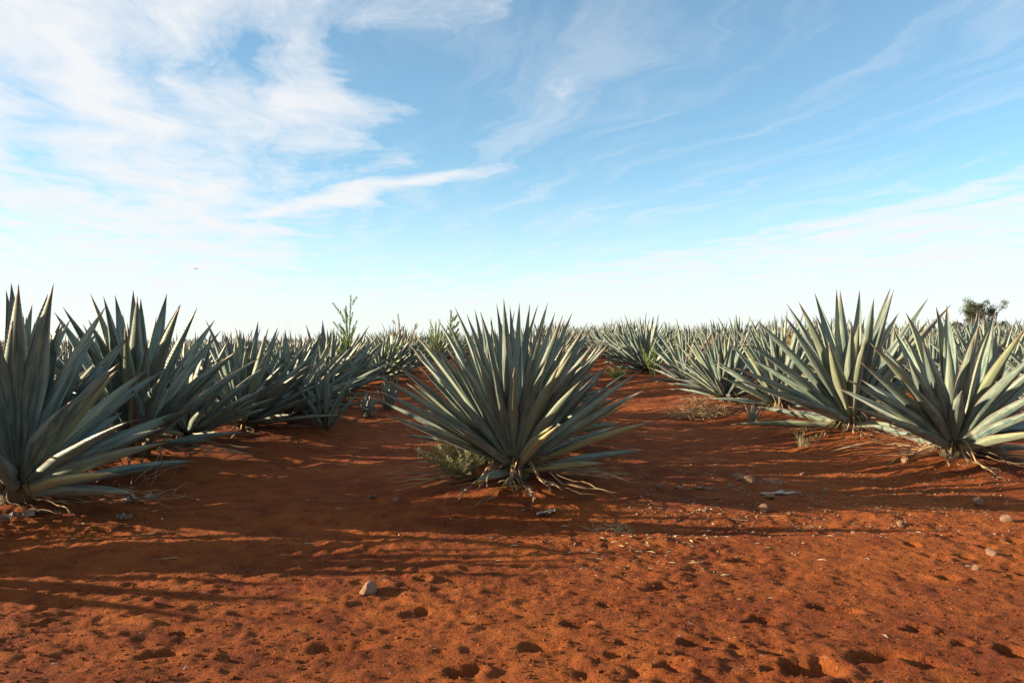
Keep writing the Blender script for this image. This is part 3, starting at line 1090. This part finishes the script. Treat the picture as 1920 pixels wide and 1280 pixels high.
weed('green_weed', at(742, 17.5), 1.25, 0.25, 6, 0.09, 0.010, 60, M_WEED_G, M_WEED_G,
     'leafy green weed between the agaves below the seed-headed one', 13, bare=0.3, side_br=3)
weed('green_weed', at(812, 22), 1.45, 0.3, 8, 0.10, 0.014, 60, M_WEED_G, M_WEED_G,
     'yellow-green weed in the dark row just below the plume-shaped weed', 14, bare=0.3, side_br=3)
weed('dry_weed', at(1332, 15.6), 1.05, 0.35, 12, 0.06, 0.013, 70, M_WEED_Y, M_WEED_Y,
     'straw-coloured dry bush among the sunlit agaves', 15, bare=0.3, side_br=4, updir=0.4)
weed('dry_weed', at(1478, 17.2), 1.18, 0.35, 14, 0.06, 0.014, 80, M_WEED_Y, M_WEED_Y,
     'orange-brown dry bush behind the tall pale agave', 16, bare=0.25, side_br=4, updir=0.4)
weed('green_weed', at(1288, 17.8), 1.05, 0.45, 12, 0.10, 0.013, 60, M_WEED_G, M_WEED_G,
     'bright green weed among the sunlit agaves on the rise', 17, bare=0.2, side_br=3)
weed('green_weed', at(1225, 18.0), 0.9, 0.4, 9, 0.09, 0.014, 60, M_WEED_G, M_WEED_G,
     'yellow-green weed in the sunlit row above the grassy verge', 18, bare=0.2, side_br=2)
weed('grass_tuft', at(1158, 18.2), 0.36, 1.6, 60, 0.12, 0.005, 40, M_WEED_G, M_WEED_G,
     'low patch of bright green grass at the path edge', 19, stem_r=0.002)
weed('dry_weed', at(1072, 25), 0.85, 0.5, 14, 0.1, 0.014, 50, M_WEED_Y, M_WEED_Y,
     'pale dry weeds at the crest where the path meets the sky', 20, bare=0.2, side_br=3)
weed('dry_weed', at(932, 8.6), 1.20, 0.12, 5, 0.045, 0.006, 70, M_STRAW, M_TWIG,
     'withered pale weed rising directly behind the lone agave', 25, bare=0.4, side_br=4, updir=0.4)

# tangled dry clumps
def tangle(name, loc, r, h, n, L, rad, mat, label, seed, flat=0.4):
    rr = random.Random(seed)
    sp_ = Soup()
    for i in range(n):
        a = rr.uniform(0, 6.283); q_ = r * math.sqrt(rr.random())
        p = Vector((math.cos(a) * q_, math.sin(a) * q_ * 0.6, rr.uniform(0.0, h) * (1 - q_ / r * 0.7)))
        d = Vector((rr.uniform(-1, 1), rr.uniform(-1, 1), rr.uniform(-flat, flat + 0.2))).normalized()
        pts = [p.copy()]
        for k in range(6):
            d = (d + Vector((rr.uniform(-.45, .45), rr.uniform(-.45, .45), rr.uniform(-.45, .3)))).normalized()
            p = p + d * (L / 6)
            p.z = max(0.004, p.z)
            pts.append(p.copy())
        sp_.add(*tube(pts, [rad * (1 - 0.1 * k) for k in range(7)], 3))
    o = obj(name, sp_.mesh(name, [mat]), loc=loc)
    tag(o, label, 'dry grass')
    return o


tangle('dry_grass_clump', px_xy(1308, 783), 0.46, 0.34, 340, 0.30, 0.0036, M_STRAW, 'tangled clump of straw-coloured dry twigs beside the sunlit row', 31)
tangle('dry_grass_clump', px_xy(262, 935), 0.34, 0.16, 34, 0.42, 0.0028, M_TWIG, 'arching grey dry stalks tangled under the big dark agave', 32, 0.7)
tangle('dry_grass_clump', px_xy(1150, 993), 0.16, 0.025, 40, 0.09, 0.003, M_STRAW, 'small heap of curled pale root fibres on the soil', 33, 0.1)
tangle('dry_grass_clump', px_xy(1452, 905), 0.09, 0.03, 18, 0.1, 0.0025, M_GREYDRY, 'wisp of grey dried roots beside the flat stones', 34, 0.3)

# ------------------------------------------------------------------ stones and litter
def stone_mesh(seed, flat=0.6):
    rr = np.random.default_rng(seed)
    import bmesh
    bm = bmesh.new()
    bmesh.ops.create_icosphere(bm, subdivisions=2, radius=1.0)
    dirs = rr.normal(size=(7, 3)); dirs /= np.linalg.norm(dirs, axis=1)[:, None]
    offs = rr.uniform(0.55, 0.85, 7)
    for v in bm.verts:
        p = np.array(v.co)
        for dd, of in zip(dirs, offs):
            s_ = p @ dd
            if s_ > of:
                p = p - dd * (s_ - of) * 0.9
        p += rr.normal(size=3) * 0.025
        v.co = (p[0], p[1], p[2] * flat)
    me_ = bpy.data.meshes.new('stone')
    bm.to_mesh(me_); bm.free()
    me_.materials.append(M_STONE)
    return me_


STONES = [stone_mesh(50 + i, f) for i, f in enumerate((0.75, 0.5, 0.65, 0.85, 0.6, 0.4))]
stone_list = [
    (1383, 897, .075, 5, 'flat tan stone lying on another flat stone'), (1404, 905, .08, 1, 'flat tan stone half under another flat stone'),
    (1402, 886, .028, 3, 'upright little stone just behind the two flat stones'), (1369, 913, .036, 0, None), (1392, 919, .03, 2, None),
    (1272, 915, .034, 4, None), (1236, 914, .032, 0, None), (1433, 957, .048, 3, 'chunky tan stone beside straw lying across the soil'),
    (1834, 945, .055, 0, 'round pale stone near the tangled roots of the broad-leaved agave'),
    (1889, 977, .05, 4, 'angular orange stone past the tangled dry roots'), (1859, 1040, .036, 2, 'yellowish stone on the sunlit soil'),
    (1829, 1068, .024, 3, 'small yellowish stone next to a bigger one on sunlit soil'), (1688, 986, .036, 0, 'dark red clod on the smooth track'),
    (690, 1111, .052, 3, 'lone brown stone casting a shadow on the open soil'), (1323, 960, .026, 5, None), (1443, 934, .05, 1, 'tan stone under a grey curled leaf piece'),
    (1697, 866, .05, 0, 'grey stone under the dry roots of the broad-leaved agave'), (1598, 932, .026, 2, None), (1551, 921, .03, 3, None), (1505, 890, .03, 4, None),
    (1275, 884, .022, 0, None), (1550, 960, .02, 2, None), (558, 830, .03, 0, 'pale stone at the foot of the dark row'), (742, 940, .03, 3, None),
    (1640, 900, .025, 1, None), (1345, 935, .022, 2, None), (1300, 945, .018, 3, None), (1480, 965, .02, 0, None), (1600, 1000, .016, 3, None), (1215, 930, .022, 1, None),
]
for i, (px, py, r, v, lb) in enumerate(stone_list):
    x, y, z = px_xy(px, py)
    o = obj('stone', STONES[v], loc=(x, y, z + r * 0.28))
    o.scale = (r, r * 0.85, r)
    o.rotation_euler = (random.uniform(-.2, .2), random.uniform(-.2, .2), random.uniform(0, 6.28))
    tag(o, lb or 'small reddish-tan stone strewn on the soil between the agaves', 'stone', 'stones strewn on the soil')
# rock under the roots of the broad-leaved agave
x, y = 4.33, 7.16
o = obj('rock', STONES[2], loc=(x, y, surf(x, y) + 0.05)); o.scale = (.19, .12, .13); o.rotation_euler = (0, .2, .3)
tag(o, 'smooth brown rock under the dry roots of the broad-leaved agave', 'rock')

# curled dead leaf scraps and straws big enough to tell apart
def scrap(name, px, py, L, W, rot, mat, label, seed, curl=0.5):
    rr = random.Random(seed)
    x, y, z = px_xy(px, py)
    V, Fc = [], []
    n = 9
    for i in range(n + 1):
        t = i / n
        w = W * math.sin(math.pi * (0.10 + 0.87 * t)) ** 0.8 * rr.uniform(0.55, 1.1)
        zz = 0.004 + curl * W * 0.5 * rr.random()
        l_, r_ = rr.uniform(0.1, 1.1) * curl * W, rr.uniform(0.0, 0.9) * curl * W
        for (a, h) in ((-1, l_), (rr.uniform(-.3, .3), 0), (1, r_), (0, -0.003)):
            V.append(((t - 0.5) * L + rr.uniform(-.02, .02) * L, a * w + 0.07 * L * math.sin(t * 3 + seed), zz + h))
    for i in range(n):
        for j in range(4):
            j2 = (j + 1) % 4
            Fc.append((i * 4 + j, i * 4 + j2, (i + 1) * 4 + j2, (i + 1) * 4 + j)[::-1])
    Fc.append((0, 1, 2, 3)); Fc.append(tuple(n * 4 + j for j in (3, 2, 1, 0)))
    o = obj(name, mesh_from(name, V, Fc, np.zeros((len(V), 2)), [mat], smooth=False), loc=(x, y, z))
    o.rotation_euler = (rr.uniform(-.15, .15), rr.uniform(-.12, .12), rot)
    tag(o, label, 'dead leaf' if 'leaf' in name else 'straw')
    return o


scrap('dead_leaf', 1462, 928, .30, .035, -.15, M_GREYDRY, 'grey curled dead leaf lying over a tan stone', 1)
scrap('dead_leaf', 1316, 917, .14, .03, -.1, M_GREYDRY, 'short bleached leaf piece on the stony soil', 2)
scrap('dead_leaf', 1025, 965, .17, .035, .7, M_GREYDRY, 'crumpled grey leaf in front of the lone agave', 3)
scrap('dead_leaf', 252, 942, .22, .06, .3, M_GREYDRY, 'crumpled silvery leaf under the arching dry stalks', 4, .8)
scrap('dead_leaf', 233, 974, .09, .035, .2, M_GREYDRY, 'small white curled leaf in front of the dark agave', 5, .9)
scrap('dead_leaf', 30, 975, .20, .05, .6, M_GREYDRY, 'bleached folded leaf under the big dark agave', 6, .9)
scrap('dead_leaf', 72, 965, .22, .03, .5, M_DRY, 'tan curled leaf end under the big dark agave', 7, .8)
scrap('dead_leaf', 700, 934, .07, .025, .9, M_DRY, 'orange-brown leaf scrap on shaded soil off the lone agave', 8, .9)
scrap('dead_leaf', 1322, 958, .12, .014, .2, M_STRAW, 'curved yellow leaf strip near the stones', 9, .9)
scrap('straw', 1383, 975, .13, .007, -.5, M_STRAW, 'pale straw stick on the smooth track', 10, .2)
scrap('straw', 1425, 968, .22, .006, -.45, M_STRAW, 'long thin straw in front of the chunky stone', 11, .2)
scrap('straw', 1502, 988, .13, .008, -.3, M_STRAW, 'short pale straw on the track away from the stones', 12, .2)
scrap('straw', 1112, 1049, .10, .007, -.1, M_STRAW, 'bent pale straw on the sunlit soil', 13, .4)
scrap('straw', 585, 1021, .13, .008, .3, M_GREYDRY, 'grey splinter of leaf on the shaded soil', 14, .4)
scrap('straw', 310, 1049, .12, .007, .1, M_STRAW, 'thin straw on the shaded soil in front of the dark agave', 15, .3)

# loose crumbs of soil, pebbles and chaff: nobody could count them
def scatter(name, n, place, size, mat, label, cat, shape, seed):
    rr = np.random.default_rng(seed)
    if shape == 'clod':
        base = np.array([(1, 0, 0), (-1, 0, 0), (0, 1, 0), (0, -1, 0), (0, 0, .8), (0, 0, -.8)], float)
        faces = [(0, 2, 4), (2, 1, 4), (1, 3, 4), (3, 0, 4), (2, 0, 5), (1, 2, 5), (3, 1, 5), (0, 3, 5)]
    else:
        base = np.array([(-1, -.1, 0), (-.2, -.16, .1), (.4, .1, .16), (1, .02, .05), (0, .12, .22), (-.6, .1, .08)], float)
        faces = [(0, 1, 5), (1, 4, 5), (1, 2, 4), (1, 3, 2), (2, 3, 4), (0, 5, 4), (0, 4, 1)]
    xy = np.array([place(rr) for i in range(n)])
    sz = np.array([size(rr) for i in range(n)])
    an = rr.uniform(0, 6.283, n)
    zz = surf_v(xy[:, 0], xy[:, 1])
    nb_ = len(base)
    if shape == 'clod':
        bb = base[None] * (1 + 0.35 * rr.normal(size=(n, nb_, 3))) * sz[:, None, None]
        bb[:, :, 2] *= 0.75
        zz = zz + sz * 0.25
    else:
        bb = np.repeat(base[None], n, 0) * (sz * rr.uniform(0.7, 1.4, n))[:, None, None]
        zz = zz + sz * 0.05
    ca, sa = np.cos(an)[:, None], np.sin(an)[:, None]
    W = np.stack((bb[:, :, 0] * ca - bb[:, :, 1] * sa + xy[:, :1], bb[:, :, 0] * sa + bb[:, :, 1] * ca + xy[:, 1:], bb[:, :, 2] + zz[:, None]), -1).reshape(-1, 3)
    FF = (np.array(faces)[None] + (np.arange(n) * nb_)[:, None, None]).reshape(-1, 3)
    o = obj(name, mesh_from(name, W.tolist(), FF.tolist(), None, [mat], smooth=False))
    tag(o, label, cat, None, 'stuff')


def pl_front(r):
    y = 2.3 + 3.2 * r.random() ** 1.3
    return r.uniform(-1, 1) * (0.7 * y + 0.4), y


def pl_mid(r):
    while True:
        px = r.uniform(1180, 1900); py = r.normal(930, 38)
        if 830 < py < 1060:
            y = F * CAMZ / (py - 640)
            return (px - 960) / F * y, y


def pl_chaff(r):
    while True:
        if r.random() < 0.45:
            px = r.normal(1230, 130); py = r.normal(1030, 35)
        elif r.random() < 0.5:
            px = r.uniform(1150, 1900); py = r.normal(925, 45)
        else:
            px = r.uniform(0, 330); py = r.normal(965, 22)
        if 800 < py < 1200:
            y = F * CAMZ / (py - 640)
            return (px - 960) / F * y, y


def pl_all(r):
    y = 2.3 + 9 * r.random() ** 1.4
    return r.uniform(-1, 1) * (0.7 * y + 0.4), y


scatter('soil_crumbs', 24000, pl_front, lambda r: 0.002 + 0.0075 * r.random() ** 5, M_SOIL, 'loose crumbs of red soil over the churned ground', 'soil', 'clod', 61)
scatter('pebbles', 2000, pl_mid, lambda r: 0.004 + 0.011 * r.random() ** 3, M_STONE, 'scattered tan pebbles on the soil between the agaves', 'pebbles', 'clod', 62)
scatter('chaff', 750, pl_chaff, lambda r: 0.008 + 0.022 * r.random() ** 3, M_STRAW, 'scattered pale chaff and leaf bits on the soil', 'litter', 'flake', 63)
scatter('leaf_litter', 500, pl_all, lambda r: 0.006 + 0.02 * r.random() ** 3, M_GREYDRY, 'thin scatter of bleached leaf bits across the soil', 'litter', 'flake', 64)

# ------------------------------------------------------------------ the lone tree beyond the field
def tree(loc, label, seed):
    rr = random.Random(seed)
    t = empty('tree', loc)
    tag(t, label, 'tree')
    tr = Soup(); cr = Soup()
    tips = []

    def limb(p, d, L, r, depth):
        n = 5
        pts = [p.copy()]
        for i in range(n):
            d = (d + Vector((rr.uniform(-.18, .18), rr.uniform(-.18, .18), rr.uniform(-.02, .12)))).normalized()
            p = p + d * (L / n); pts.append(p.copy())
        tr.add(*tube(pts, [r * (1 - 0.6 * i / n) for i in range(n + 1)], 6))
        if depth == 0:
            tips.append((pts[-1], L)); tips.append((pts[3], L * 0.7)); return
        for i in range(3 if depth > 1 else 3):
            a = rr.uniform(0, 6.283)
            dd = (d * 0.9 + Vector((math.cos(a), math.sin(a), rr.uniform(-.1, .3))) * 0.75).normalized()
            limb(pts[rr.choice((3, 4, 5))], dd, L * rr.uniform(0.5, 0.75), r * 0.5, depth - 1)
    for (ax, ln) in ((-0.55, 2.6), (-0.1, 3.0), (0.25, 2.8), (0.75, 2.9)):
        limb(Vector((ax * 0.5, 0, -0.2)), Vector((ax, rr.uniform(-.3, .3), 1)), ln, 0.16, 2)
    for (p, L) in tips:
        R_ = rr.uniform(0.32, 0.62)
        for i in range(90):
            v = Vector((rr.gauss(0, 1), rr.gauss(0, 1), rr.gauss(0, .75)))
            v = v.normalized() * (rr.random() ** 0.5) * R_
            d = Vector((rr.uniform(-1, 1), rr.uniform(-1, 1), rr.uniform(-.6, .8)))
            cr.add(*blade(p + v, d, rr.uniform(0.14, 0.26), rr.uniform(0.04, 0.07), rr.uniform(-.3, .5)))
    obj('trunk', tr.mesh('tree_trunk', [M_BARK]), t)
    obj('crown', cr.mesh('tree_crown', [M_CROWN], smooth=False), t)


tx, ty = (1836 - 960) / F * 88, 88
tree((tx, ty, surf(tx, ty) - 0.1), 'lone dark bushy tree rising beyond the sunlit agave rows', 77)

# ------------------------------------------------------------------ the bird
def bird(px, py, d):
    c0 = CAM + pix_dir(px, py) * d
    t = empty('bird', c0)
    tag(t, 'tiny dark bird gliding in the pale sky', 'bird')
    V, Fc = [], []
    prof = [(-0.22, .012), (-0.14, .03), (-0.04, .05), (0.06, .05), (0.12, .028), (0.16, .032), (0.20, .018), (0.24, .004)]
    ns = 8
    for (x, r) in prof:
        for k in range(ns):
            a = 2 * math.pi * k / ns
            V.append((x, r * math.cos(a), r * math.sin(a) * 0.9))
    for i in range(len(prof) - 1):
        for k in range(ns):
            k2 = (k + 1) % ns
            Fc.append((i * ns + k, i * ns + k2, (i + 1) * ns + k2, (i + 1) * ns + k))
    obj('body', mesh_from('bird_body', V, Fc, np.zeros((len(V), 2)), [M_BIRD]), t)
    for sd in (-1, 1):
        V = [(0.09, 0.03 * sd, .02), (-0.05, 0.03 * sd, .02), (0.12, .2 * sd, .07), (-0.03, .2 * sd, .06), (0.06, .4 * sd, .05), (-0.03, .4 * sd, .045), (-0.06, .52 * sd, .03)]
        W = [(a, b_, c__ - 0.012) for a, b_, c__ in V]
        Fc = [(0, 2, 3, 1), (2, 4, 5, 3), (4, 6, 5)]
        Fc += [tuple(i + 7 for i in f[::-1]) for f in Fc]
        Fc += [(0, 7, 9, 2), (2, 9, 11, 4), (4, 11, 13, 6), (6, 13, 12, 5), (5, 12, 10, 3), (3, 10, 8, 1)]
        obj('wing', mesh_from('bird_wing', V + W, Fc, np.zeros((14, 2)), [M_BIRD], smooth=False), t)
    t.rotation_euler = (R(8), 0, R(-20))


bird(367, 504, 95)
